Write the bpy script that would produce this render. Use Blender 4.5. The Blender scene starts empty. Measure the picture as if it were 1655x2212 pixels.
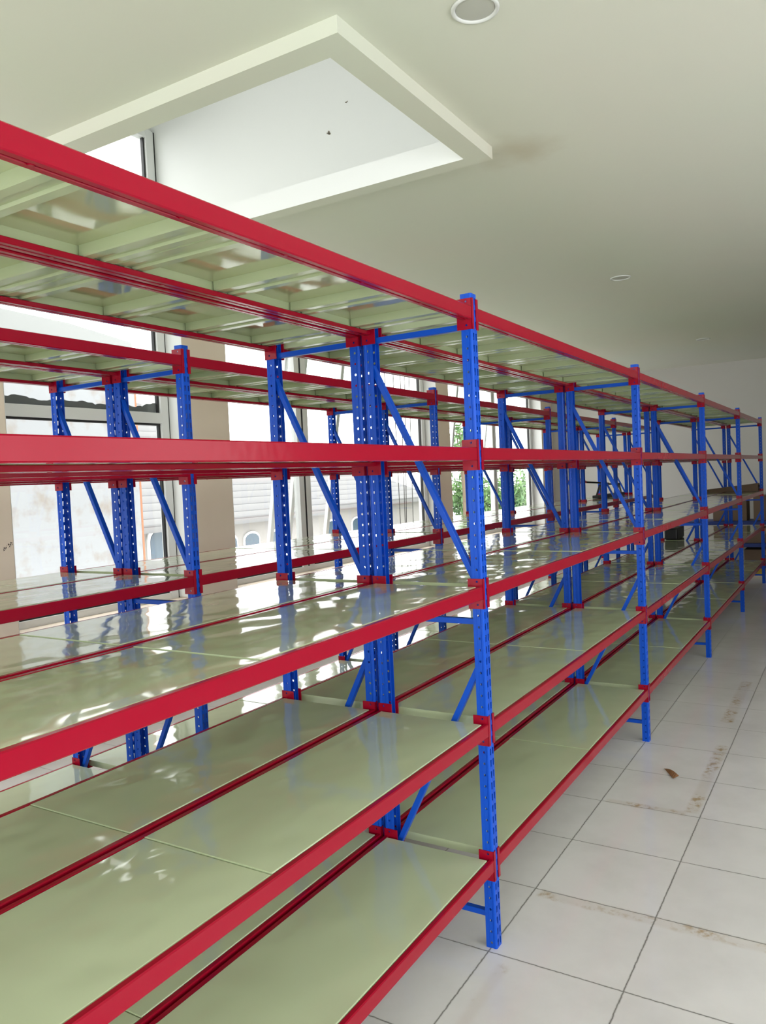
import bpy, bmesh, math, random
from mathutils import Vector, Matrix

SC = bpy.context.scene
COL = SC.collection
random.seed(7)

# ------------------------------------------------------------------ camera
CAM_LOC = (-2.1494, -0.9719, 1.4568)
YAW, PITCH, ROLL, FPX = 0.5475, -0.0410, -0.0456, 1686.3
cd = bpy.data.cameras.new('camera')
cam = bpy.data.objects.new('camera', cd)
COL.objects.link(cam)
fw = Vector((math.cos(YAW) * math.cos(PITCH), math.sin(YAW) * math.cos(PITCH), math.sin(PITCH)))
right0 = Vector((math.sin(YAW), -math.cos(YAW), 0))
up0 = right0.cross(fw)
rv = right0 * math.cos(ROLL) + up0 * math.sin(ROLL)
uv_ = -right0 * math.sin(ROLL) + up0 * math.cos(ROLL)
m = Matrix((rv, uv_, -fw)).transposed().to_4x4()
m.translation = Vector(CAM_LOC)
cam.matrix_world = m
cd.sensor_fit = 'HORIZONTAL'
cd.sensor_width = 36.0
cd.lens = 36.0 * FPX / 1655.0
cd.clip_start = 0.05
cd.clip_end = 300
SC.camera = cam

# ------------------------------------------------------------------ light
SKY = 4.2
SC.view_settings.view_transform = 'Standard'
SC.view_settings.look = 'None'
SC.view_settings.gamma = 1.0
SC.view_settings.use_curve_mapping = False
SC.view_settings.exposure = 0.30
w = bpy.data.worlds.new('overcast_sky')
SC.world = w
w.use_nodes = True
bg = w.node_tree.nodes['Background']
bg.inputs[0].default_value = (1.0, 0.985, 0.985, 1)
bg.inputs[1].default_value = SKY
SC.cycles.use_denoising = True
SC.cycles.max_bounces = 14
SC.cycles.diffuse_bounces = 6
SC.cycles.glossy_bounces = 6
SC.cycles.transparent_max_bounces = 24
SC.cycles.sample_clamp_indirect = 6.0
SC.cycles.caustics_reflective = False
SC.cycles.caustics_refractive = False

# room numbers (metres)
XW, XN = 10.0, -4.6          # far wall, wall behind the camera
YR, YP, YG = -3.3, 3.19, 3.38  # right wall, pillar faces, glass
ZC, ZL = 2.91, 2.855         # ceiling, underside of the lip round the opening


def portal(name, loc, rot, sx, sy):
    l = bpy.data.lights.new(name, 'AREA')
    l.shape = 'RECTANGLE'
    l.size, l.size_y = sx, sy
    l.energy = 1.0
    l.cycles.is_portal = True
    o = bpy.data.objects.new(name, l)
    o.location = loc
    o.rotation_euler = rot
    COL.objects.link(o)


portal('window_daylight_portal', (1.0, 3.6, 2.0), (math.radians(-90), 0, 0), 18.0, 4.6)
portal('shopfront_daylight_portal', (XN - 0.3, -0.6, 1.4), (0, math.radians(-90), 0), 3.0, 5.6)

# ------------------------------------------------------------------ materials


def mat(name, col=(0.8, 0.8, 0.8), rough=0.5, metal=0.0, spec=0.5, coat=0.0):
    mt = bpy.data.materials.new(name)
    mt.use_nodes = True
    b = mt.node_tree.nodes['Principled BSDF']
    b.inputs['Base Color'].default_value = (*col, 1)
    b.inputs['Roughness'].default_value = rough
    b.inputs['Metallic'].default_value = metal
    b.inputs['Specular IOR Level'].default_value = spec
    b.inputs['Coat Weight'].default_value = coat
    b.inputs['Coat Roughness'].default_value = 0.03
    return mt


class NT:
    def __init__(s, mt):
        s.t = mt.node_tree
        s.b = s.t.nodes['Principled BSDF']

    def n(s, typ, **k):
        nd = s.t.nodes.new(typ)
        for a, v in k.items():
            setattr(nd, a, v)
        return nd

    def l(s, a, b):
        s.t.links.new(a, b)

    def val(s, sock, v):
        if hasattr(v, 'links') or isinstance(v, bpy.types.NodeSocket):
            s.l(v, sock)
        else:
            sock.default_value = v

    def math(s, op, a, b=0.0, c=0.0):
        nd = s.n('ShaderNodeMath', operation=op)
        s.val(nd.inputs[0], a)
        s.val(nd.inputs[1], b)
        if len(nd.inputs) > 2:
            s.val(nd.inputs[2], c)
        return nd.outputs[0]

    def pos(s):
        g = s.n('ShaderNodeNewGeometry')
        sp = s.n('ShaderNodeSeparateXYZ')
        s.l(g.outputs['Position'], sp.inputs[0])
        return g.outputs['Position'], sp.outputs[0], sp.outputs[1], sp.outputs[2]

    def noise(s, vec, scale, detail=2.0, rough=0.5):
        nd = s.n('ShaderNodeTexNoise')
        s.l(vec, nd.inputs['Vector'])
        nd.inputs['Scale'].default_value = scale
        nd.inputs['Detail'].default_value = detail
        nd.inputs['Roughness'].default_value = rough
        return nd.outputs['Fac']

    def ramp(s, f, stops):
        r = s.n('ShaderNodeValToRGB')
        e = r.color_ramp.elements
        while len(e) < len(stops):
            e.new(0.5)
        for i, (p, c) in enumerate(stops):
            e[i].position = p
            e[i].color = (*c, 1) if len(c) == 3 else c
        s.l(f, r.inputs[0])
        return r.outputs[0]

    def mix(s, f, a, b):
        nd = s.n('ShaderNodeMix', data_type='RGBA')
        s.val(nd.inputs[0], f)
        for sock, v in ((nd.inputs[6], a), (nd.inputs[7], b)):
            if isinstance(v, tuple):
                sock.default_value = (*v, 1) if len(v) == 3 else v
            else:
                s.l(v, sock)
        return nd.outputs[2]

    def bump(s, h, strength, dist=0.01):
        nd = s.n('ShaderNodeBump')
        nd.inputs['Strength'].default_value = strength
        nd.inputs['Distance'].default_value = dist
        s.l(h, nd.inputs['Height'])
        s.l(nd.outputs[0], s.b.inputs['Normal'])
        return nd

    def band(s, v, lo, hi, soft=0.01):
        a = s.n('ShaderNodeMapRange', interpolation_type='SMOOTHSTEP')
        s.val(a.inputs[0], v)
        a.inputs[1].default_value = lo - soft
        a.inputs[2].default_value = lo + soft
        b = s.n('ShaderNodeMapRange', interpolation_type='SMOOTHSTEP')
        s.val(b.inputs[0], v)
        b.inputs[1].default_value = hi - soft
        b.inputs[2].default_value = hi + soft
        return s.math('SUBTRACT', a.outputs[0], b.outputs[0])


M = {}
M['red'] = mat('red_enamel', (0.335, 0.0025, 0.021), 0.20, spec=0.22)
M['blue'] = mat('blue_enamel', (0.006, 0.082, 0.58), 0.28, spec=0.22)
M['white'] = mat('white_frame', (0.74, 0.75, 0.74), 0.35)
M['black'] = mat('black_rubber', (0.012, 0.012, 0.013), 0.5)
M['beige'] = mat('beige_paint', (0.57, 0.51, 0.44), 0.75)
M['wall'] = mat('white_wall_paint', (0.52, 0.505, 0.475), 0.8)
M['shaft'] = mat('white_plaster_and_lit_faces', (0.78, 0.79, 0.78), 0.8)
M['card'] = mat('cardboard', (0.15, 0.10, 0.065), 0.85)
M['brown'] = mat('brown_paper', (0.25, 0.12, 0.05), 0.8)
M['ink'] = mat('dark_ink_and_shade', (0.03, 0.025, 0.03), 0.8)  # also colours the shade strips on the long carton's end
M['grime'] = mat('rust_grime', (0.20, 0.17, 0.13), 0.9)
M['concrete'] = mat('grey_concrete', (0.33, 0.34, 0.34), 0.9)
M['leaf'] = mat('green_leaves', (0.07, 0.17, 0.03), 0.6)
M['bark'] = mat('tree_bark', (0.16, 0.12, 0.08), 0.9)
M['bounce_ground'] = mat('outside_ground', (0.65, 0.65, 0.62), 0.95)  # unseen ground, made pale to bounce daylight up to the ceiling
M['housewall'] = mat('house_render', (0.30, 0.285, 0.27), 0.9)
M['housewin'] = mat('house_window_glass', (0.06, 0.09, 0.12), 0.15)
M['bluebox'] = mat('dark_blue_paint', (0.012, 0.03, 0.16), 0.5)
M['yellow'] = mat('yellow_plastic', (0.35, 0.24, 0.02), 0.5)
M['cable'] = mat('grey_cable', (0.05, 0.05, 0.05), 0.7)
M['handle'] = mat('red_handle', (0.55, 0.05, 0.03), 0.5)
M['brick'] = mat('orange_brick_edge', (0.50, 0.22, 0.13), 0.9)

# pale green enamel: rolled sheet with soft waviness
M['deck'] = mat('pale_green_enamel', (0.57, 0.64, 0.435), 0.06, spec=0.6, coat=0.35)
t = NT(M['deck'])
p, px, py, pz = t.pos()
mp = t.n('ShaderNodeMapping')
t.l(p, mp.inputs[0])
mp.inputs['Scale'].default_value = (1.0, 1.5, 3.0)
h1 = t.noise(mp.outputs[0], 5.0, 1.0)
h2 = t.noise(mp.outputs[0], 13.0, 0.0)
hh = t.math('ADD', h1, t.math('MULTIPLY', h2, 0.06))
t.bump(hh, 1.0, 0.0060)
M['deck_under_shaded'] = mat('pale_green_enamel_underside_shaded', (0.53, 0.58, 0.36), 0.06, spec=0.6, coat=0.3)  # same enamel, darkened for the shade beneath the sheet
t = NT(M['deck_under_shaded'])
p, px, py, pz = t.pos()
t.bump(t.noise(p, 5.0, 1.0), 1.0, 0.0022)
M['deck_folds_shaded'] = mat('pale_green_enamel_folds_shaded', (0.47, 0.54, 0.34), 0.14, spec=0.6)  # same enamel again, shade on skirts and ribs put into the colour
t = NT(M['deck_folds_shaded'])
p, px, py, pz = t.pos()
t.bump(t.noise(p, 12.0, 1.0), 0.5, 0.003)

# paints get a very faint orange-peel
for k in ('red', 'blue'):
    t = NT(M[k])
    p, px, py, pz = t.pos()
    t.bump(t.noise(p, 30.0, 1.0), 0.25, 0.002)

# ceiling: creamy paint with soft water stains near the opening corner
M['ceil'] = mat('cream_ceiling_paint', (0.70, 0.72, 0.60), 0.85)
t = NT(M['ceil'])
p, px, py, pz = t.pos()
n1 = t.noise(p, 0.9, 3.0)
base = t.ramp(n1, [(0.35, (0.68, 0.70, 0.61)), (0.65, (0.70, 0.69, 0.61))])
dx = t.math('SUBTRACT', px, 1.28)
dy = t.math('SUBTRACT', py, 0.30)
dd = t.math('SQRT', t.math('ADD', t.math('MULTIPLY', dx, dx), t.math('MULTIPLY', dy, dy)))
dd = t.math('ADD', dd, t.math('MULTIPLY', t.math('SUBTRACT', t.noise(p, 6.0, 3.0), 0.5), 0.25))
msk = t.ramp(dd, [(0.0, (0.55, 0.55, 0.55)), (0.22, (0, 0, 0))])
t.l(t.mix(msk, base, (0.50, 0.42, 0.30)), t.b.inputs['Base Color'])

# floor tiles
M['floor'] = mat('glossy_white_floor_tile', (0.6, 0.6, 0.6), 0.13, spec=0.5)
t = NT(M['floor'])
p, px, py, pz = t.pos()
jit = t.math('MULTIPLY', t.math('SUBTRACT', t.noise(p, 60.0, 3.0), 0.5), 0.006)


def gridline(c, off, size):
    v = t.math('DIVIDE', t.math('SUBTRACT', t.math('ADD', c, jit), off), size)
    f = t.math('FRACT', t.math('ADD', v, 200.0))
    return t.math('MULTIPLY', t.math('MINIMUM', f, t.math('SUBTRACT', 1.0, f)), size)


g = t.math('MINIMUM', gridline(px, -0.020, 0.412), gridline(py, 0.020, 0.408))
cx = t.math('FLOOR', t.math('DIVIDE', t.math('ADD', px, 0.020), 0.412))
cy = t.math('FLOOR', t.math('DIVIDE', t.math('SUBTRACT', py, 0.020), 0.408))
cb = t.n('ShaderNodeCombineXYZ')
t.l(cx, cb.inputs[0]); t.l(cy, cb.inputs[1])
wn = t.n('ShaderNodeTexWhiteNoise')
t.l(cb.outputs[0], wn.inputs['Vector'])
marb = t.noise(p, 3.0, 5.0, 0.6)
tile = t.ramp(marb, [(0.3, (0.67, 0.655, 0.665)), (0.6, (0.75, 0.735, 0.75))])
tile = t.mix(t.math('MULTIPLY', wn.outputs[0], 0.22), tile, (0.62, 0.605, 0.60))
sn = t.ramp(t.noise(p, 28.0, 4.0, 0.65), [(0.42, (0, 0, 0)), (0.62, (1, 1, 1))])
sl = t.ramp(t.noise(p, 5.0, 2.0), [(0.40, (0, 0, 0)), (0.60, (1, 1, 1))])


def stain(x0, x1, y0, y1, amt, soft=0.012):
    a = t.math('MULTIPLY', t.band(px, x0, x1, soft), t.band(py, y0, y1, soft))
    return t.math('MULTIPLY', a, amt)


s1 = t.math('ADD', stain(1.25, 2.15, -0.375, -0.325, 1.0), stain(2.55, 3.5, -0.345, -0.285, 1.0))
s2 = t.math('ADD', stain(0.345, 0.395, -0.95, 0.0, 0.8), stain(1.21, 1.25, -0.33, 0.0, 1.0))
s3 = stain(-0.75, -0.06, -0.065, -0.03, 0.7)
rust = t.math('MULTIPLY', t.math('ADD', t.math('ADD', s1, s2), s3), t.math('MAXIMUM', t.math('MULTIPLY', sn, sl), 0.16))
tile = t.mix(t.math('MINIMUM', rust, 0.85), tile, (0.40, 0.27, 0.13))
grout = t.ramp(g, [(0.0, (1, 1, 1)), (0.0016, (1, 1, 1)), (0.0028, (0, 0, 0))])
colr = t.mix(grout, tile, (0.13, 0.125, 0.115))
t.l(colr, t.b.inputs['Base Color'])
t.l(t.math('ADD', t.math('MULTIPLY', grout, 0.5), 0.13), t.b.inputs['Roughness'])

# house roofs: courses of grey tiles
M['roof'] = mat('grey_roof_tile', (0.25, 0.25, 0.25), 0.9)
t = NT(M['roof'])
p, px, py, pz = t.pos()
f = t.math('FRACT', t.math('MULTIPLY', pz, 6.0))
rn = t.noise(p, 8.0, 3.0)
c = t.ramp(f, [(0.0, (0.05, 0.05, 0.055)), (0.16, (0.17, 0.17, 0.175)), (1.0, (0.21, 0.21, 0.21))])
t.l(t.mix(t.math('MULTIPLY', rn, 0.5), c, (0.16, 0.155, 0.15)), t.b.inputs['Base Color'])

# neighbour wall: whitewash with faint brown blotches
M['nwall'] = mat('stained_whitewash', (0.5, 0.52, 0.54), 0.9)
t = NT(M['nwall'])
p, px, py, pz = t.pos()
t.l(t.ramp(t.noise(p, 4.0, 4.0, 0.6), [(0.50, (0.40, 0.415, 0.44)), (0.70, (0.33, 0.29, 0.25))]), t.b.inputs['Base Color'])

# beige plaster, lightly mottled
t = NT(M['beige'])
p, px, py, pz = t.pos()
t.l(t.ramp(t.noise(p, 2.0, 3.0), [(0.35, (0.76, 0.65, 0.54)), (0.65, (0.80, 0.69, 0.58))]), t.b.inputs['Base Color'])

# foliage colour variation
t = NT(M['leaf'])
p, px, py, pz = t.pos()
t.l(t.ramp(t.noise(p, 1.6, 3.0), [(0.35, (0.08, 0.19, 0.08)), (0.65, (0.22, 0.38, 0.12))]), t.b.inputs['Base Color'])

# clear window glass: straight-through with a fresnel reflection
g_ = bpy.data.materials.new('clear_window_glass')
g_.use_nodes = True
nt = g_.node_tree
nt.nodes.clear()
out = nt.nodes.new('ShaderNodeOutputMaterial')
tr = nt.nodes.new('ShaderNodeBsdfTransparent')
tr.inputs[0].default_value = (0.95, 0.97, 0.96, 1)
gl = nt.nodes.new('ShaderNodeBsdfGlossy')
gl.inputs['Roughness'].default_value = 0.02
lw = nt.nodes.new('ShaderNodeLayerWeight')
pw = nt.nodes.new('ShaderNodeMath')
pw.operation = 'POWER'
nt.links.new(lw.outputs['Facing'], pw.inputs[0])
pw.inputs[1].default_value = 5.0
fr = nt.nodes.new('ShaderNodeMath')
fr.operation = 'MULTIPLY_ADD'
nt.links.new(pw.outputs[0], fr.inputs[0])
fr.inputs[1].default_value = 0.6
fr.inputs[2].default_value = 0.04
mx = nt.nodes.new('ShaderNodeMixShader')
nt.links.new(fr.outputs[0], mx.inputs[0])
nt.links.new(tr.outputs[0], mx.inputs[1])
nt.links.new(gl.outputs[0], mx.inputs[2])
nt.links.new(mx.outputs[0], out.inputs[0])
M['glass'] = g_

# ------------------------------------------------------------------ helpers


def box(bm, x0, y0, z0, x1, y1, z1):
    vs = [bm.verts.new((x, y, z)) for x in (x0, x1) for y in (y0, y1) for z in (z0, z1)]
    for f in ((0, 1, 3, 2), (4, 6, 7, 5), (0, 4, 5, 1), (2, 3, 7, 6), (0, 2, 6, 4), (1, 5, 7, 3)):
        bm.faces.new([vs[i] for i in f])


def prism(bm, poly, axis, a, b):
    """poly: list of 2D points in the plane normal to axis, extruded a..b"""
    def pt(u, v, wv):
        return {0: (wv, u, v), 1: (u, wv, v), 2: (u, v, wv)}[axis]
    A = [bm.verts.new(pt(u, v, a)) for u, v in poly]
    B = [bm.verts.new(pt(u, v, b)) for u, v in poly]
    n = len(poly)
    bm.faces.new(A)
    bm.faces.new(B[::-1])
    for i in range(n):
        j = (i + 1) % n
        bm.faces.new((A[i], B[i], B[j], A[j]))


def bar(bm, p0, p1, wx, wy, side=(1, 0, 0)):
    p0, p1 = Vector(p0), Vector(p1)
    d = (p1 - p0).normalized()
    s = Vector(side)
    s = (s - d * s.dot(d)).normalized()
    t_ = d.cross(s)
    q = []
    for P in (p0, p1):
        q.append([bm.verts.new(P + s * (a * wx / 2) + t_ * (b * wy / 2)) for a, b in ((-1, -1), (1, -1), (1, 1), (-1, 1))])
    bm.faces.new(q[0][::-1])
    bm.faces.new(q[1])
    for i in range(4):
        j = (i + 1) % 4
        bm.faces.new((q[0][i], q[0][j], q[1][j], q[1][i]))


def tube(bm, pts, r, n=8, caps=True):
    pts = [Vector(p) for p in pts]
    rings = []
    for i, P in enumerate(pts):
        d = (pts[min(i + 1, len(pts) - 1)] - pts[max(i - 1, 0)]).normalized()
        a = d.cross(Vector((0, 0, 1)) if abs(d.z) < 0.9 else Vector((1, 0, 0))).normalized()
        b = d.cross(a)
        rr = r[i] if isinstance(r, (list, tuple)) else r
        rings.append([bm.verts.new(P + (a * math.cos(k * 2 * math.pi / n) + b * math.sin(k * 2 * math.pi / n)) * rr) for k in range(n)])
    for i in range(len(rings) - 1):
        for k in range(n):
            j = (k + 1) % n
            bm.faces.new((rings[i][k], rings[i][j], rings[i + 1][j], rings[i + 1][k]))
    if caps:
        bm.faces.new(rings[0][::-1])
        bm.faces.new(rings[-1])


def finish(bm, name, m, smooth=False):
    bmesh.ops.recalc_face_normals(bm, faces=bm.faces)
    me = bpy.data.meshes.new(name)
    bm.to_mesh(me)
    bm.free()
    me.materials.append(m)
    if smooth:
        for f in me.polygons:
            f.use_smooth = True
    return me


def link(me, name, parent=None, bevel=0.0):
    o = bpy.data.objects.new(name, me)
    COL.objects.link(o)
    if parent:
        o.parent = parent
    if bevel:
        md = o.modifiers.new('bevel', 'BEVEL')
        md.width = bevel
        md.segments = 2
        md.limit_method = 'ANGLE'
    return o


def bake(me, mods):
    """apply modifiers once, so that every copy shares the finished mesh"""
    o = bpy.data.objects.new('tmp', me)
    COL.objects.link(o)
    for typ, kw in mods:
        md = o.modifiers.new(typ, typ)
        for k, v in kw.items():
            setattr(md, k, v)
    dg = bpy.context.evaluated_depsgraph_get()
    dg.update()
    out_ = bpy.data.meshes.new_from_object(o.evaluated_get(dg))
    out_.name = me.name
    bpy.data.objects.remove(o)
    return out_


BV = lambda w_: ('BEVEL', dict(width=w_, segments=2, limit_method='ANGLE'))


def obj(name, bm, m, parent=None, bevel=0.0, smooth=False):
    return link(finish(bm, name, m, smooth), name, parent, bevel)


def empty(name, loc=(0, 0, 0)):
    o = bpy.data.objects.new(name, None)
    o.location = loc
    o.empty_display_size = 0.2
    COL.objects.link(o)
    return o


def tag(o, label, cat, group=None, kind=None):
    o['label'] = label
    o['category'] = cat
    if group:
        o['group'] = group
    if kind:
        o['kind'] = kind
    return o


def struct(o):
    o['kind'] = 'structure'
    return o


def B(*boxes):
    bm = bmesh.new()
    for b in boxes:
        box(bm, *b)
    return bm


# ------------------------------------------------------------------ room shell
OX0, OX1, OY0 = 0.045, 1.068, 0.490     # opening in the ceiling
LX0, LX1, LY0 = -0.060, 1.152, 0.388    # outside of the lip round it
SX0, SX1, SY0, SZ = -2.2, 1.989, 0.15, 5.2  # shaft above
YO = YG + 0.10

fl = struct(obj('floor', B((XN, YR, -0.12, XW, YO, 0)), M['floor']))
ce = struct(obj('ceiling', B((XN, YR, ZC, XW, OY0, ZC + 0.05), (XN, OY0, ZC, OX0, YO, ZC + 0.05),
                             (OX1, OY0, ZC, XW, YO, ZC + 0.05)), M['ceil']))
tr1 = struct(obj('trim_1', B((LX0, LY0, ZL, LX1, OY0, ZC), (LX0, OY0, ZL, OX0, YP, ZC), (OX1, OY0, ZL, LX1, YP, ZC)), M['ceil']))
for o_ in (ce, tr1):
    o_.data.materials.append(M['shaft'])  # brightness of the lit shaft put into the inner faces' colour
    for f_ in o_.data.polygons:
        if abs(f_.normal.x) > 0.9 and abs(f_.center.x - OX1) < 0.001:
            f_.material_index = 1
far = struct(obj('wall_far', B((XW, YR, 0, XW + 0.15, YO, ZC + 0.05)), M['wall']))
wr = struct(obj('wall_right', B((XN, YR - 0.15, 0, XW, YR, 0.8), (XN, YR - 0.15, 2.3, XW, YR, ZC + 0.05),
                                (3.0, YR - 0.15, 0.8, XW, YR, 2.3), (XN, YR - 0.15, 0.8, XN + 0.3, YR, 2.3)), M['wall']))
wn_ = struct(obj('wall_near', B((XN - 0.15, YR, 0, XN, -3.1, ZC), (XN - 0.15, 2.6, 0, XN, YO, ZC), (XN - 0.15, YR, 2.8, XN, YO, ZC + 0.05)), M['wall']))
# wall with the windows: low wall, heads, pillars
PIL = [(-3.1, -2.6), (0.12, 0.575), (1.989, 2.443), (5.982, 6.298), (9.50, XW)]
segs = [(XN, YP + 0.05, 0, XW, YO, 0.64), (2.443, YP + 0.05, 2.82, XW, YO, ZC), (XN, YP + 0.05, 2.82, -2.2, YO, ZC)]
wl = struct(obj('wall_left', B(*segs), M['beige']))
PF = []
for i, (a, b) in enumerate(PIL):
    top = ZC if i in (0, 3, 4) else ZC
    o = struct(obj('trim_%d' % (i + 2), B((a, YP, 0, b, YO, top)), M['beige'], bevel=0.003))
    PF.append(o)
    # whitened reveals on both cheeks, window light put into the colour
    bm = B((a - 0.004, YP + 0.003, 0.66, a, YO, top), (b, YP + 0.003, 0.66, b + 0.004, YO, top))
    rvl = obj('lit_reveal', bm, M['shaft'], o)
    rvl['label'] = 'cheeks whitened for window light'
# shaft above the ceiling opening
sh = struct(obj('wall_shaft', B((SX1, SY0, ZC + 0.05, SX1 + 0.12, YO, SZ), (SX0, SY0 - 0.12, ZC + 0.05, SX1, SY0, SZ),
                                (SX0 - 0.12, SY0, ZC + 0.05, SX0, YO, SZ), (0.575, YG, 4.05, SX1, YO, SZ), (SX0, YG, 5.0, 0.575, YO, SZ),
                                (SX0 - 0.12, SY0 - 0.12, SZ, SX1 + 0.12, YO, SZ + 0.1)), M['shaft']))
# rusty fixing marks on the shaft wall
for (yy, zz, s) in ((1.68, 3.79, 0.010), (1.82, 3.64, 0.013)):
    bm = bmesh.new()
    for k in range(5):
        a, r = random.uniform(0, 6.3), random.uniform(0, s * 1.2)
        tube(bm, [(SX1 + 0.002, yy + r * math.cos(a), zz + r * math.sin(a)), (SX1 - 0.002, yy + r * math.cos(a), zz + r * math.sin(a))], random.uniform(0.25, 0.55) * s, 7)
    mk = obj('fixing_mark', bm, M['grime'], sh)
    mk['label'] = 'small rusty fixing hole mark'
# ink marks on the first pillar
bm = bmesh.new()
for k in range(34):
    cx_ = 0.51 + random.random() * 0.055
    cz_ = 1.155 + (cx_ - 0.51) * 0.55 + random.uniform(-0.008, 0.012)
    s = random.uniform(0.001, 0.004)
    box(bm, cx_, YP - 0.0008, cz_, cx_ + s, YP + 0.001, cz_ + random.uniform(0.002, 0.010))
mk = obj('ink_mark', bm, M['ink'], PF[1])
mk['label'] = 'dark smudged ink marks'


# ------------------------------------------------------------------ windows
def window(n, x0, x1, z0, z1, mullions=(), transoms=()):
    fy0, fy1 = YG - 0.03, YG + 0.035
    fwid = 0.085
    zz = [(x0 + 0.014, fy0, z0, x0 + fwid, fy1, z1), (x1 - fwid, fy0, z0, x1 - 0.014, fy1, z1),
          (x0 + fwid, fy0, z0, x1 - fwid, fy1, z0 + 0.06), (x0 + fwid, fy0, z1 - 0.06, x1 - fwid, fy1, z1)]
    for mxx, mw in mullions:
        zz += [(mxx, fy0, z0 + 0.06, mxx + mw * 0.42, fy1, z1 - 0.06), (mxx + mw * 0.58, fy0, z0 + 0.06, mxx + mw, fy1, z1 - 0.06)]
    for tz, th in transoms:
        zz += [(x0 + fwid, fy0 - 0.01, tz, x1 - fwid, fy1, tz + th)]
    root = struct(obj('window_%d' % n, B(*zz), M['white'], bevel=0.002))
    pane = obj('pane', B((x0 + 0.05, YG, z0 + 0.03, x1 - 0.05, YG + 0.006, z1 - 0.03)), M['glass'], root)
    gk = [(x0, fy0 + 0.004, z0, x0 + 0.014, fy1, z1), (x1 - 0.014, fy0 + 0.004, z0, x1, fy1, z1),
          (x0 + fwid, YG - 0.012, z0 + 0.06, x0 + fwid + 0.012, YG + 0.012, z1 - 0.06),
          (x1 - fwid - 0.014, YG - 0.012, z0 + 0.06, x1 - fwid, YG + 0.012, z1 - 0.06),
          (x0 + fwid, YG - 0.012, z0 + 0.06, x1 - fwid, YG + 0.012, z0 + 0.072)]
    for mxx, mw in mullions:
        gk += [(mxx + mw * 0.42, fy0 + 0.004, z0 + 0.06, mxx + mw * 0.58, fy1, z1 - 0.06)]
    for tz, th in transoms:
        gk += [(x0 + fwid, YG - 0.014, tz - 0.014, x1 - fwid, YG + 0.012, tz)]
    gs = obj('gasket', B(*gk), M['black'], root)
    gs['label'] = 'black rubber gasket strips'
    return root


w1 = window(1, 0.575, 1.989, 0.64, 4.05, transoms=((1.94, 0.075),))
w2 = window(2, 2.443, 5.982, 0.64, 2.82, mullions=((3.51, 0.17),))
w3 = window(3, 6.298, 9.50, 0.64, 2.82, mullions=((7.95, 0.12),))
w4 = window(4, -2.6, 0.12, 0.64, 4.05 if False else 2.88, mullions=((-1.3, 0.12),))
w5 = window(5, SX0, 0.575, ZC + 0.05, 5.0)  # unseen upper window, made taller to light the shaft
# dirt heaped on the transom of the first window
bm = bmesh.new()
N = 60
top, bot = [], []
for i in range(N + 1):
    x = 0.67 + i * (1.885 - 0.67) / N
    hgt = 0.050 + 0.006 * math.sin(i * 0.3) - 0.012 * i / N + random.uniform(-0.007, 0.008)
    if i > N - 8:
        hgt += (i - N + 8) * 0.006
    top.append((x, 2.015 + hgt))
    bot.append((x, 2.015))
for i in range(N):
    vs = []
    for yy in (YG + 0.0065, YG + 0.012):
        vs.append([bm.verts.new((q[0], yy, q[1])) for q in (bot[i], bot[i + 1], top[i + 1], top[i])])
    bm.faces.new(vs[0]); bm.faces.new(vs[1][::-1])
    bm.faces.new((vs[0][3], vs[0][2], vs[1][2], vs[1][3]))
dt = obj('dirt_line', bm, mat('window_dirt', (0.16, 0.16, 0.17), 0.95), w1)
dt['label'] = 'grey dirt caked on lower edge of the pane'
# inside sills
for i, (a, b) in enumerate(((0.575, 1.989), (2.443, 5.982), (6.298, 9.5))):
    struct(obj('trim_%d' % (i + 7), B((a + 0.005, YP - 0.005, 0.625, b - 0.005, YG - 0.03, 0.655)), M['beige'], bevel=0.004))


# top-hung sashes pushed open: two stiles and a bottom rail hanging outward
def sash(win, x0, x1, ztop, zbot, outd):
    root_bm = bmesh.new()
    for x in (x0, x1):
        bar(root_bm, (x, YG + 0.04, ztop), (x, YG + 0.04 + outd, zbot), 0.05, 0.04)
    bar(root_bm, (x0, YG + 0.04 + outd, zbot), (x1, YG + 0.04 + outd, zbot), 0.04, 0.05, (0, 1, 0))
    bar(root_bm, (x0, YG + 0.04, ztop), (x1, YG + 0.04, ztop), 0.04, 0.05, (0, 1, 0))
    s = obj('open_sash', root_bm, M['white'], win, bevel=0.003)
    s['label'] = 'white top-hung sash tilted outward'


sash(w2, 2.62, 3.52, 2.74, 0.80, 0.34)
sash(w2, 3.80, 4.42, 2.74, 0.80, 0.34)
sash(w3, 7.05, 8.08, 2.74, 0.80, 0.28)

# shopfront behind the camera, unseen right-hand windows added and sized for daylight
sf = struct(obj('window_6', B((XN - 0.1, -3.1, 0, XN - 0.04, -3.02, 2.8), (XN - 0.1, 2.52, 0, XN - 0.04, 2.6, 2.8), (XN - 0.1, -0.4, 0, XN - 0.04, -0.3, 2.8),
                              (XN - 0.1, -3.1, 0, XN - 0.04, 2.6, 0.06), (XN - 0.1, -3.1, 2.74, XN - 0.04, 2.6, 2.8)), M['white']))
obj('pane', B((XN - 0.075, -3.05, 0.03, XN - 0.069, 2.55, 2.77)), M['glass'], sf)
rw = struct(obj('window_7', B((XN + 0.3, YR - 0.1, 0.8, XN + 0.38, YR - 0.04, 2.3), (2.92, YR - 0.1, 0.8, 3.0, YR - 0.04, 2.3), (1.0, YR - 0.1, 0.8, 1.1, YR - 0.04, 2.3), (-1.8, YR - 0.1, 0.8, -1.7, YR - 0.04, 2.3),
                              (XN + 0.3, YR - 0.1, 0.8, 3.0, YR - 0.04, 0.86), (XN + 0.3, YR - 0.1, 2.24, 3.0, YR - 0.04, 2.3)), M['white']))
obj('pane', B((XN + 0.35, YR - 0.075, 0.83, 2.95, YR - 0.069, 2.27)), M['glass'], rw)

# ------------------------------------------------------------------ downlights


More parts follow.
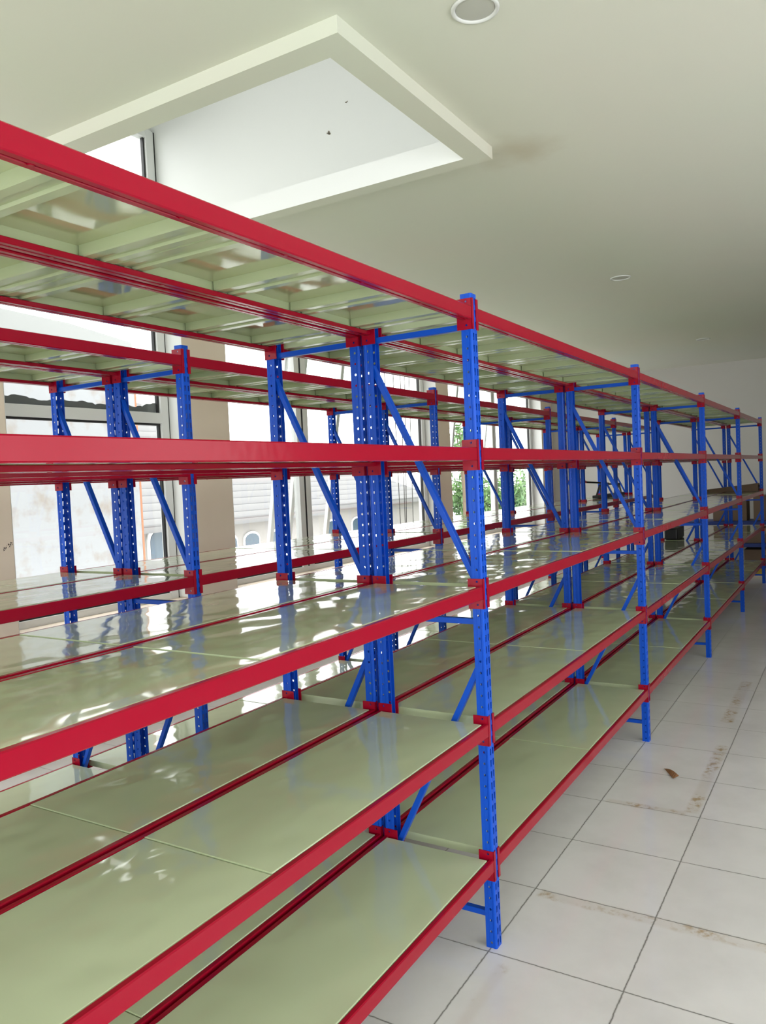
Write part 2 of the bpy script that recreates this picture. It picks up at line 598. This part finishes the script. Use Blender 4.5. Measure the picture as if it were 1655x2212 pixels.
def downlight(x, y, r, label):
    root = empty('ceiling_downlight', (x, y, ZC))
    tag(root, label, 'ceiling light', 'round downlights set in the ceiling')
    bm = bmesh.new()
    n = 40
    prof = [(r, 0.0), (r * 0.985, -0.006), (r * 0.90, -0.008), (r * 0.82, -0.004), (r * 0.80, 0.006)]
    rings = [[bm.verts.new((q * math.cos(k * 2 * math.pi / n), q * math.sin(k * 2 * math.pi / n), z)) for k in range(n)] for q, z in prof]
    for i in range(len(rings) - 1):
        for k in range(n):
            j = (k + 1) % n
            bm.faces.new((rings[i][k], rings[i][j], rings[i + 1][j], rings[i + 1][k]))
    bm.faces.new(rings[0])
    bmesh.ops.translate(bm, verts=bm.verts, vec=(0, 0, -0.001))
    obj('trim_ring', bm, M['white'], root, smooth=True)
    bm = bmesh.new()
    dn = [(r * 0.80, -0.003), (r * 0.6, -0.0045), (r * 0.3, -0.0055)]
    rings = [[bm.verts.new((q * math.cos(k * 2 * math.pi / n), q * math.sin(k * 2 * math.pi / n), z)) for k in range(n)] for q, z in dn]
    for i in range(len(rings) - 1):
        for k in range(n):
            j = (k + 1) % n
            bm.faces.new((rings[i][k], rings[i][j], rings[i + 1][j], rings[i + 1][k]))
    bm.faces.new(rings[-1])
    obj('diffuser', bm, mat('frosted_diffuser', (0.50, 0.50, 0.46), 0.35), root, smooth=True)


downlight(0.165, 0.02, 0.076, 'unlit round white downlight beside the ceiling opening, the largest in view')
downlight(3.95, 0.54, 0.076, 'unlit round downlight in mid ceiling, second along from the ceiling opening')
downlight(7.55, 0.52, 0.076, 'small unlit round downlight in the dim ceiling near the far wall')

# ------------------------------------------------------------------ racks
LB = 2.057                    # frame pitch
D, GAP, AIS = 0.386, 0.0166, 0.408
PW, PD, PITCHZ = 0.040, 0.035, 0.035
NC = 57
HT = NC * PITCHZ + 0.005
LEVELS = [0.2823, 0.7020, 1.1217, 1.5414, 1.9611]
BH = 0.039


def strip(bm, p0, p1, holes):
    """sheet from p0 to p1 (xy) over the full height, holes: list of (s centre, kind)"""
    p0, p1 = Vector((*p0, 0)), Vector((*p1, 0))
    L = (p1 - p0).length
    d = (p1 - p0) / L

    def V(s, z):
        q = p0 + d * s
        return bm.verts.new((q.x, q.y, z))
    if not holes:
        a = [V(0, 0), V(L, 0), V(L, HT), V(0, HT)]
        bm.faces.new(a)
        return
    # column boundaries half way between hole centres
    cs = [0.0] + [(holes[i][0] + holes[i + 1][0]) / 2 for i in range(len(holes) - 1)] + [L]
    for i, (c, kind) in enumerate(holes):
        s0, s1 = cs[i], cs[i + 1]
        for k in range(NC):
            z0 = k * PITCHZ
            z1 = z0 + PITCHZ if k < NC - 1 else HT
            zc = z0 + PITCHZ / 2
            cor = [V(s1, z0), V(s1, z1), V(s0, z1), V(s0, z0)]
            if kind == 'slot':
                wt, wb, hh_ = 0.0046, 0.0030, 0.0105
                h = [V(c + wb, zc - hh_), V(c + wt, zc + hh_), V(c - wt, zc + hh_), V(c - wb, zc - hh_)]
                for q in range(4):
                    r = (q + 1) % 4
                    bm.faces.new((cor[q], cor[r], h[r], h[q]))
            else:
                rr = 0.0040
                h = [V(c + rr * math.cos(math.radians(-22.5 + 45 * q)), zc + rr * math.sin(math.radians(-22.5 + 45 * q))) for q in range(8)]
                for q in range(4):
                    a, b = h[(2 * q) % 8], h[(2 * q + 1) % 8]
                    bm.faces.new((cor[q], cor[(q + 1) % 4], b, a))
                    bm.faces.new((cor[(q + 1) % 4], h[(2 * q + 2) % 8], b))


def post_mesh(flip):
    bm = bmesh.new()
    x0, x1, c = 0.0, PW, 0.004
    prof = [(x0 + 0.0015, PD), (x0, PD), (x0, 0.024), (x0 + 0.0012, 0.0225), (x0 + 0.0012, 0.0105), (x0, 0.009), (x0, c), (x0 + c, 0),
            (x0 + 0.0185, 0), (x0 + 0.02, 0.0012), (x0 + 0.0215, 0), (x1 - c, 0), (x1, c), (x1, 0.009), (x1 - 0.0012, 0.0105), (x1 - 0.0012, 0.0225), (x1, 0.024), (x1, PD), (x1 - 0.0015, PD)]
    for i in range(len(prof) - 1):
        a, b = prof[i], prof[i + 1]
        hs = None
        if i in (3, 14):
            hs = [(0.006, 'round')]
        elif i in (7, 10):
            hs = [((Vector(a) - Vector(b)).length / 2, 'slot')]
        strip(bm, a, b, hs)
    bmesh.ops.remove_doubles(bm, verts=bm.verts, dist=0.0002)
    if flip:
        for v in bm.verts:
            v.co.y = -v.co.y
    me = finish(bm, 'post', M['blue'])
    return bake(me, [('SOLIDIFY', dict(thickness=0.0014, offset=-1.0 if not flip else -1.0))])


POST_F, POST_B = post_mesh(False), post_mesh(True)


def brace_mesh(name, p0, p1, wd=0.018, th=0.020):
    bm = bmesh.new()
    bar(bm, p0, p1, th, wd)
    return bake(finish(bm, name, M['blue']), [BV(0.002)])


def connector_mesh(sx):
    """end plate of a front beam; sx=+1: plate lies against the face of the post that looks to -X"""
    bm = bmesh.new()
    zt, zb, tk = 0.024, -0.068, 0.0028
    # plate with rounded corners and bolt holes, in the YZ plane
    def plate(y0, y1, X0, X1, holes):
        zs = [zb] + [z + dz for z in holes for dz in (-0.008, 0.008)] + [zt]
        for X, _ in ((X0, 0), (X1, 1)):
            for i in range(len(zs) - 1):
                z0, z1 = zs[i], zs[i + 1]
                if i % 2 == 0:
                    bm.faces.new([bm.verts.new((X, y, z)) for y, z in ((y0, z0), (y1, z0), (y1, z1), (y0, z1))])
                else:
                    hc = ((y0 + 0.0195), (z0 + z1) / 2)
                    rr = 0.0036
                    cor = [bm.verts.new((X, y, z)) for y, z in ((y1, z0), (y1, z1), (y0, z1), (y0, z0))]
                    h = [bm.verts.new((X, hc[0] + rr * math.cos(math.radians(-22.5 + 45 * q)), hc[1] + rr * math.sin(math.radians(-22.5 + 45 * q)))) for q in range(8)]
                    for q in range(4):
                        a, b = h[(2 * q) % 8], h[(2 * q + 1) % 8]
                        bm.faces.new((cor[q], cor[(q + 1) % 4], b, a))
                        bm.faces.new((cor[(q + 1) % 4], h[(2 * q + 2) % 8], b))
        # rims
        e = [(y0, zb), (y1, zb), (y1, zt), (y0, zt)]
        for i in range(4):
            a, b = e[i], e[(i + 1) % 4]
            bm.faces.new([bm.verts.new(q) for q in ((X0, *a), (X0, *b), (X1, *b), (X1, *a))])
    plate(-0.0030, 0.047, -tk, -0.0001, (-0.055, 0.015))
    box(bm, -tk, -0.0030, zb, 0.0105, -0.0002, zt)
    bmesh.ops.remove_doubles(bm, verts=bm.verts, dist=0.00005)
    # notch look: small return lug at the bottom outer corner
    if sx < 0:
        for v in bm.verts:
            v.co.x = -v.co.x
    return bm


def flipy(bm):
    for v in bm.verts:
        v.co.y = -v.co.y
    return bm


CON = {}
for sx in (1, -1):
    CON[(sx, 1)] = finish(connector_mesh(sx), 'end_connector', M['red'])
    CON[(sx, -1)] = finish(flipy(connector_mesh(sx)), 'end_connector', M['red'])


def beam_mesh(back):
    bm = bmesh.new()
    a, b = PW + 0.0028, LB - 0.0028
    z0 = -BH
    prof = [(-0.0020, -0.0025), (0.0005, 0), (0.0115, 0), (0.0135, -0.002), (0.0135, -0.0262), (0.030, -0.0262), (0.032, -0.0280), (0.032, z0 + 0.002), (0.030, z0),
            (0.019, z0), (0.0175, z0 + 0.004), (0.0135, z0 + 0.004), (0.012, z0), (0.0005, z0), (-0.0020, z0 + 0.0025)]
    if back:
        prof = [(-y, z) for y, z in prof]
    prism(bm, prof, 0, a, b)
    # little weld dimples along the underside
    for k in range(1, 7):
        x = a + (b - a) * k / 7.0
        yy = 0.0155 if not back else -0.0155
        tube(bm, [(x, yy, z0 - 0.001), (x, yy, z0 + 0.006)], 0.005, 10)
    return finish(bm, 'beam', M['red'])


BEAM_F, BEAM_B = beam_mesh(False), beam_mesh(True)


def panel_mesh(x0, x1):
    """steel shelf: top sheet, folded skirt and four hat ribs across; local z 0 = top"""
    bm = bmesh.new()
    y0, y1 = 0.0145, D - 0.0145
    hgt, tk = 0.0255, 0.0012
    # rolled edge to the top sheet
    r = 0.0025
    prof = [(y0, -r), (y0 + 0.0008, -0.0008), (y0 + r, 0), (y1 - r, 0), (y1 - 0.0008, -0.0008), (y1, -r), (y1, -r - 0.001), (y1 - tk, -0.0016), (y0 + tk, -0.0016), (y0, -r - 0.001)]
    prism(bm, prof, 0, x0 + 0.001, x1 - 0.001)
    # skirts
    box(bm, x0, y0, -hgt, x0 + tk, y1, -0.0005)
    box(bm, x1 - tk, y0, -hgt, x1, y1, -0.0005)
    box(bm, x0 + 0.003, y0, -hgt, x1 - 0.003, y0 + tk, -0.002)
    box(bm, x0 + 0.003, y1 - tk, -hgt, x1 - 0.003, y1, -0.002)
    ya, yb = y0 + 0.005, y1 - 0.005
    n = 4
    rw_ = 0.078
    for k in range(n):
        a = x0 + 0.0015 + (x1 - x0 - rw_ - 0.003) * k / (n - 1)
        b = a + rw_
        hp = [(a, -0.0017), (a, -0.0225), (a + 0.003, -hgt), (a + 0.024, -hgt), (a + 0.028, -hgt + 0.005), (b - 0.028, -hgt + 0.005), (b - 0.024, -hgt), (b - 0.003, -hgt), (b, -0.0225), (b, -0.0017)]
        prism(bm, hp, 1, ya, yb)
    me = finish(bm, 'shelf_panel', M['deck'])
    me.materials.append(M['deck_folds_shaded'])
    me.materials.append(M['deck_under_shaded'])
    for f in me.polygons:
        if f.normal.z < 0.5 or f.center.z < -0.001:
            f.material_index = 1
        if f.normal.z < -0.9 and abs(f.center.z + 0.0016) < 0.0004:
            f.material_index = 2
    return me


XM = (PW + LB) / 2
PAN = [panel_mesh(PW + 0.016, XM - 0.0015), panel_mesh(XM + 0.0015, LB - 0.016)]

HB = [brace_mesh('horizontal_brace', (0.02, 0.006, z), (0.02, D - 0.006, z)) for z in (1.905, 1.012, 0.100)]
DB = [brace_mesh('diagonal_brace', (0.02, D - 0.020, 1.825), (0.02, 0.016, 1.110)),
      brace_mesh('diagonal_brace', (0.02, 0.016, 0.900), (0.02, D - 0.020, 0.215))]


def build_row():
    root = empty('storage_rack', (0, 0, 0))
    for i in range(-1, 5):
        fr_ = bpy.data.objects.new('upright_frame', None)
        COL.objects.link(fr_)
        fr_.parent = root
        fr_.location = (i * LB, 0, 0)
        a = link(POST_F, 'post', fr_)
        b = link(POST_B, 'post', fr_)
        b.location = (0, D, 0)
        for me in HB:
            link(me, 'horizontal_brace', fr_)
        for me in DB:
            link(me, 'diagonal_brace', fr_)
    for i in range(-1, 4):
        for z in LEVELS:
            for back in (False, True):
                bmo = link(BEAM_B if back else BEAM_F, 'beam', root)
                bmo.location = (i * LB, D if back else 0, z)
                s = -1 if back else 1
                c1 = link(CON[(-1, s)], 'end_connector', bmo)
                c1.location = (PW, 0, 0)
                c2 = link(CON[(1, s)], 'end_connector', bmo)
                c2.location = (LB, 0, 0)
            for me in PAN:
                po = link(me, 'shelf_panel', root)
                po.location = (i * LB, 0, z - 0.0005 + (0.0018 if me is PAN[1] else 0.0))
    return root


kids = {}


def copy_tree(o, parent=None):
    c_ = o.copy()
    COL.objects.link(c_)
    c_.parent = parent
    for ch in kids.get(o.name, ()):
        copy_tree(ch, c_)
    return c_


row = build_row()
for o in list(COL.objects):
    if o.parent:
        kids.setdefault(o.parent.name, []).append(o)
YB = 2 * D + GAP + AIS
G = 'long rows of red, blue and green metal racking'
tag(row, 'front five-tier row of racking standing along the open tiled aisle', 'shelving rack', G)
for yy, lab in ((D + GAP, 'racking row standing back to back with the front row along the tiled aisle'),
                (YB, 'third racking row, across the narrow gap behind the front pair of rows'),
                (YB + D + GAP, 'rearmost racking row, the one standing next to the windows')):
    r_ = copy_tree(row)
    r_.location = (0, yy, 0)
    tag(r_, lab, 'shelving rack', G)

# ------------------------------------------------------------------ things on and round the racks
Z3 = LEVELS[2] + 0.0022


def cardboard(name, pts, th, label, z, lift=0.0, cat='cardboard', group=None):
    bm = bmesh.new()
    prism(bm, pts, 2, z, z + th)
    o = obj(name, bm, M['card'], None, bevel=0.001)
    return tag(o, label, cat, group)


# long folded carton resting on the third tier at the far end
bm = bmesh.new()
prof = [(0.0, 0.0), (0.16, 0.0), (0.165, 0.085), (0.15, 0.095), (0.01, 0.088)]
A = [bm.verts.new((7.98 + x, 0.03, Z3 + z)) for x, z in prof]
Bv = [bm.verts.new((8.02 + x * 0.9, 0.62, Z3 + z * 0.34)) for x, z in prof]
bm.faces.new(A); bm.faces.new(Bv[::-1])
for i in range(5):
    j = (i + 1) % 5
    bm.faces.new((A[i], Bv[i], Bv[j], A[j]))
lc = tag(obj('cardboard_carton', bm, M['card'], None, bevel=0.003), 'long flattened brown carton across the third tier, far end of the front row', 'carton')
bm = B((8.00, 0.024, Z3 + 0.012, 8.12, 0.03, Z3 + 0.030), (8.02, 0.022, Z3 + 0.045, 8.10, 0.03, Z3 + 0.075))  # dark strips painted for shade in the carton's open end
fl_ = obj('end_shade', bm, M['ink'], lc)
fl_['label'] = 'dark strips standing in for shade inside the carton end'
bm = bmesh.new()
prism(bm, [(7.95, 0.74), (8.12, 0.79), (8.18, 0.50 + 0.26), (8.0, 0.70)], 2, Z3, Z3 + 0.012)
bmesh.ops.translate(bm, verts=bm.verts, vec=(0, 0, 0))
tag(obj('cardboard_strip', bm, M['card']), 'thin brown cardboard strip lying flat on the third tier of the second row', 'cardboard')

# black tool with a rail base and red handle on the third tier of the third/fourth row
tl = empty('tile_cutter', (7.52, 1.66, Z3))
tl.scale = (1.3, 1.3, 1.3)
tag(tl, 'black tool with long base rail and raised red and white handle, on a third tier', 'tool')
obj('base_rail', B((-0.42, -0.03, 0.0, 0.50, 0.03, 0.028)), M['black'], tl, bevel=0.003)
bm = bmesh.new()
for x in (-0.30, 0.38):
    bar(bm, (x, -0.025, 0.02), (x + 0.02, 0, 0.115), 0.014, 0.014)
    bar(bm, (x, 0.025, 0.02), (x + 0.02, 0, 0.115), 0.014, 0.014)
obj('end_bracket', bm, M['black'], tl)
bm = bmesh.new()
tube(bm, [(-0.29, 0, 0.115), (0.05, 0, 0.118), (0.42, 0, 0.112)], 0.009, 10)
obj('guide_bar', bm, M['black'], tl)
bm = bmesh.new()
tube(bm, [(0.02, 0, 0.125), (-0.12, 0.06, 0.138), (-0.28, 0.14, 0.150)], 0.009, 10)
lv = obj('lever', bm, M['black'], tl)
bm = bmesh.new()
tube(bm, [(-0.26, 0.13, 0.150), (-0.32, 0.16, 0.162), (-0.42, 0.21, 0.170), (-0.46, 0.23, 0.165)], [0.010, 0.024, 0.026, 0.014], 12)
hd = obj('handle', bm, M['handle'], tl, smooth=True)
hd['label'] = 'red handle with a white patch'
bm = bmesh.new()
tube(bm, [(-0.345, 0.1725, 0.164), (-0.385, 0.1925, 0.168)], 0.0272, 12)
obj('white_band', bm, M['white'], hd)

# cartons standing on a dark blue pallet-like stand at the far wall


def carton(x0, y0, z0, sx, sy, sz, label):
    root = empty('cardboard_box', (x0 + sx / 2, y0 + sy / 2, z0))
    tag(root, label, 'box', 'brown cartons by the far wall')
    hx, hy = sx / 2, sy / 2
    obj('body', B((-hx, -hy, 0, hx, hy, sz)), M['card'], root, bevel=0.004)
    tp = obj('packing_tape', B((-hx - 0.001, -0.025, sz * 0.62, -hx + 0.001, 0.025, sz + 0.001), (-hx - 0.001, -0.025, sz - 0.001, hx + 0.001, 0.025, sz + 0.0015)),
             mat('brown_tape', (0.30, 0.17, 0.08), 0.3), root)
    tp['label'] = 'strip of brown tape'
    return root


# low dark blue shelf unit against the far wall
su = empty('low_shelf_unit', (9.45, 0.45, 0))
tag(su, 'low dark blue shelf unit holding cartons against the far wall', 'shelf unit')
for y in (-0.75, 0.75):
    for x in (-0.22, 0.22):
        obj('leg', B((x - 0.02, y - 0.02, 0, x + 0.02, y + 0.02, 0.72)), M['bluebox'], su)
for z in (0.06, 0.34, 0.64):
    obj('shelf', B((-0.24, -0.79, z, 0.24, 0.79, z + 0.05)), M['bluebox'], su, bevel=0.004)
carton(9.25, 0.30, 0.692, 0.36, 0.42, 0.30, 'tall brown carton on top of the blue shelf unit, beside the darker carton')
carton(9.27, -0.14, 0.692, 0.34, 0.36, 0.33, 'darker brown carton on top of the blue shelf unit, nearest the aisle')
carton(9.28, -0.20, 0.392, 0.34, 0.55, 0.20, 'wide flat brown carton on the middle shelf of the blue unit')
carton(9.28, 0.42, 0.392, 0.34, 0.60, 0.20, 'brown carton on the middle shelf of the blue unit, towards the windows')
carton(9.30, -0.15, 0.112, 0.32, 0.50, 0.19, 'brown carton on the bottom shelf of the blue unit')
tb = tag(obj('yellow_tray', B((9.02, 0.02, 0, 9.18, 0.34, 0.04), (9.02, 0.02, 0.04, 9.03, 0.34, 0.06), (9.17, 0.02, 0.04, 9.18, 0.34, 0.06)), M['yellow'], None, bevel=0.004),
         'flat yellow tray on the floor in front of the blue shelf unit', 'tray')
bm = bmesh.new()
box(bm, 6.24, 0.62, LEVELS[1] + 0.001, 6.62, 0.75, LEVELS[1] + 0.12)
bk = tag(obj('black_case', bm, M['black'], None, bevel=0.015), 'black case lying on the second tier of the second row', 'case')

# curled scrap of brown paper on the aisle floor
bm = bmesh.new()
n = 8
r0, r1 = [], []
for i in range(n + 1):
    u = i / n
    x = 1.70 - 0.085 * u
    y = -0.150 - 0.085 * u
    r0.append(bm.verts.new((x + 0.004, y + 0.004, 0.001 + 0.016 * math.sin(u * 2.6))))
    r1.append(bm.verts.new((x - 0.030 * u, y + 0.022 * u, 0.001 + 0.004 * u)))
for i in range(n):
    bm.faces.new((r0[i], r0[i + 1], r1[i + 1], r1[i]))
me = bake(finish(bm, 'paper_scrap', M['brown']), [('SOLIDIFY', dict(thickness=0.0012))])
tag(link(me, 'paper_scrap'), 'small curled brown paper scrap lying on the white floor tiles', 'scrap')

# ------------------------------------------------------------------ outside
struct(obj('ground_outside', B((-40, YO + 0.3, -4.3, 80, 70, -4.0)), M['bounce_ground']))

# neighbour's white wall close to the first window, with a sloping coping
bm = bmesh.new()
prism(bm, [(-4.0, -4.0), (3.55, -4.0), (3.56, 2.70), (-4.0, 2.70)], 1, 5.5, 5.75)
nb = tag(obj('neighbour_wall', bm, M['nwall']), 'white stained rendered wall of the neighbouring building close outside the first window', 'wall', kind='structure')
bm = bmesh.new()
prism(bm, [(-4.0, 2.70), (3.52, 2.70), (3.52, 3.0), (2.79, 3.09), (2.1, 3.12), (-4.0, 3.5)], 1, 5.45, 5.8)
obj('coping', bm, M['concrete'], nb)['label'] = 'grey concrete parapet'
obj('brick_edge', B((3.56, 5.5, -4, 3.585, 5.75, 2.6)), M['brick'], nb)['label'] = 'orange raw edge'


def house(x0, x1, y0, y1, zb, ze, zr, label, wins, hip=0.35):
    root = empty('house', ((x0 + x1) / 2, (y0 + y1) / 2, zb))
    tag(root, label, 'house')
    inv = Vector(root.location)
    bm = B((x0 + 0.4, y0 + 0.4, zb, x1 - 0.4, y1 - 0.4, ze))
    bmesh.ops.translate(bm, verts=bm.verts, vec=-inv)
    obj('wall', bm, M['housewall'], root)
    bm = bmesh.new()
    ym = (y0 + y1) / 2
    rx0, rx1 = x0 + (x1 - x0) * hip, x1 - (x1 - x0) * hip
    v = [bm.verts.new(q) for q in ((x0, y0, ze), (x1, y0, ze), (x1, y1, ze), (x0, y1, ze), (rx0, ym, zr), (rx1, ym, zr),
                                  (x0, y0, ze - 0.18), (x1, y0, ze - 0.18), (x1, y1, ze - 0.18), (x0, y1, ze - 0.18))]
    for f in ((0, 1, 5, 4), (1, 2, 5), (2, 3, 4, 5), (3, 0, 4), (6, 7, 1, 0), (7, 8, 2, 1), (8, 9, 3, 2), (9, 6, 0, 3), (9, 8, 7, 6)):
        bm.faces.new([v[i] for i in f])
    bmesh.ops.translate(bm, verts=bm.verts, vec=-inv)
    obj('roof', bm, M['roof'], root)
    for (wx, wz, ww, wh) in wins:
        bm = bmesh.new()
        n = 8
        poly = [(wx - ww / 2, wz), (wx + ww / 2, wz), (wx + ww / 2, wz + wh * 0.75)]
        poly += [(wx + ww / 2 * math.cos(math.pi * k / n), wz + wh * 0.75 + wh * 0.25 * math.sin(math.pi * k / n)) for k in range(1, n)]
        poly += [(wx - ww / 2, wz + wh * 0.75)]
        prism(bm, poly, 1, y0 + 0.36, y0 + 0.42)
        bmesh.ops.translate(bm, verts=bm.verts, vec=-inv)
        wf = obj('window', bm, M['white'], root)
        bm = bmesh.new()
        k_ = 0.84
        poly2 = [(wx + (a - wx) * k_, wz + wh / 2 + (b - wz - wh / 2) * k_) for a, b in poly]
        prism(bm, poly2, 1, y0 + 0.345, y0 + 0.37)
        bmesh.ops.translate(bm, verts=bm.verts, vec=-inv)
        obj('pane', bm, M['housewin'], wf)


house(7.0, 16.6, 12.0, 20.0, -4.0, 0.72, 3.9, 'house with a grey tiled hipped roof and arched windows seen through the second window',
      [(12.35, -0.45, 0.62, 0.75), (13.2, -0.45, 0.62, 0.75), (14.3, -0.45, 0.7, 0.75), (10.2, -0.6, 0.9, 1.3)], hip=0.38)
house(18.3, 26.5, 14.0, 21.0, -4.0, 0.72, 2.45, 'smaller grey roofed house standing behind and beside the arched-window house', [(19.6, -0.6, 0.7, 0.8), (21.2, -0.6, 0.7, 0.8), (22.9, -0.7, 1.2, 1.1)], hip=0.28)


def tree(x, y, zb, zc, r, hgt, nleaf, label, cat='tree'):
    root = empty('tree', (x, y, zb))
    tag(root, label, cat, 'trees beyond the windows')
    bm = bmesh.new()
    tube(bm, [(0, 0, 0), (0.1, 0.05, (zc - zb) * 0.5), (0, 0, zc - zb)], [0.16, 0.12, 0.05], 8)
    for k in range(6):
        a = k * 1.05
        tube(bm, [(0, 0, (zc - zb) * 0.7), (r * 0.6 * math.cos(a), r * 0.6 * math.sin(a), zc - zb + hgt * 0.2)], [0.06, 0.02], 6)
    obj('trunk', bm, M['bark'], root)
    bm = bmesh.new()
    rnd = random.Random(int(x * 100))
    cl = [(rnd.gauss(0, 0.45) * r, rnd.gauss(0, 0.45) * r, rnd.gauss(0, 0.4) * hgt / 2) for _ in range(38)]
    for k in range(nleaf):
        c0 = cl[k % len(cl)]
        q = Vector((c0[0] + rnd.gauss(0, 0.16) * r, c0[1] + rnd.gauss(0, 0.16) * r, zc - zb + c0[2] + rnd.gauss(0, 0.12) * hgt))
        if q.z < 0.1:
            continue
        d = Vector((rnd.gauss(0, 1), rnd.gauss(0, 1), rnd.gauss(0, 0.6))).normalized()
        s_ = d.cross(Vector((rnd.random(), rnd.random(), 1))).normalized()
        L_ = rnd.uniform(0.10, 0.2)
        bm.faces.new([bm.verts.new(q + d * L_), bm.verts.new(q + s_ * L_ * 0.28), bm.verts.new(q - d * L_), bm.verts.new(q - s_ * L_ * 0.28)])
    obj('foliage', bm, M['leaf'], root)


tree(23.6, 10.6, -4, 0.0, 1.15, 2.9, 4200, 'dense green tree nearest the smaller grey roofed house')
tree(27.6, 10.6, -4, 0.1, 1.3, 3.0, 4200, 'broad green tree seen through the third window')
tree(32.0, 11.5, -4, 0.0, 1.5, 3.2, 4200, 'green tree farthest along beyond the third window')
tree(21.9, 10.4, -4, 2.6, 0.35, 1.9, 240, 'slender sparse-leaved sapling rising above the other trees')

# thin cables hanging outside the second window
LABS = ('first thin grey cable outside the second window, farthest from its far pillar', 'second thin grey cable outside the second window, slanting across the others', 'middle thin grey cable of the five outside the second window', 'fourth thin grey cable outside the second window, crossing back on itself', 'last thin grey cable outside the second window, closest to the far pillar')
for i, (x, dx_) in enumerate(((6.45, 0.0), (6.60, 0.15), (6.82, 0.04), (6.98, -0.1), (7.05, 0.02))):
    bm = bmesh.new()
    tube(bm, [(x - 0.30, 3.95, 4.6), (x - 0.33 + dx_ * 0.4, 3.96, 2.6), (x - 0.36 + dx_, 3.98, 0.6), (x - 0.36 + dx_, 3.98, -4)], 0.006, 6)
    tag(obj('hanging_cable', bm, M['cable']), LABS[i], 'cable', 'cables hanging outside the second window')
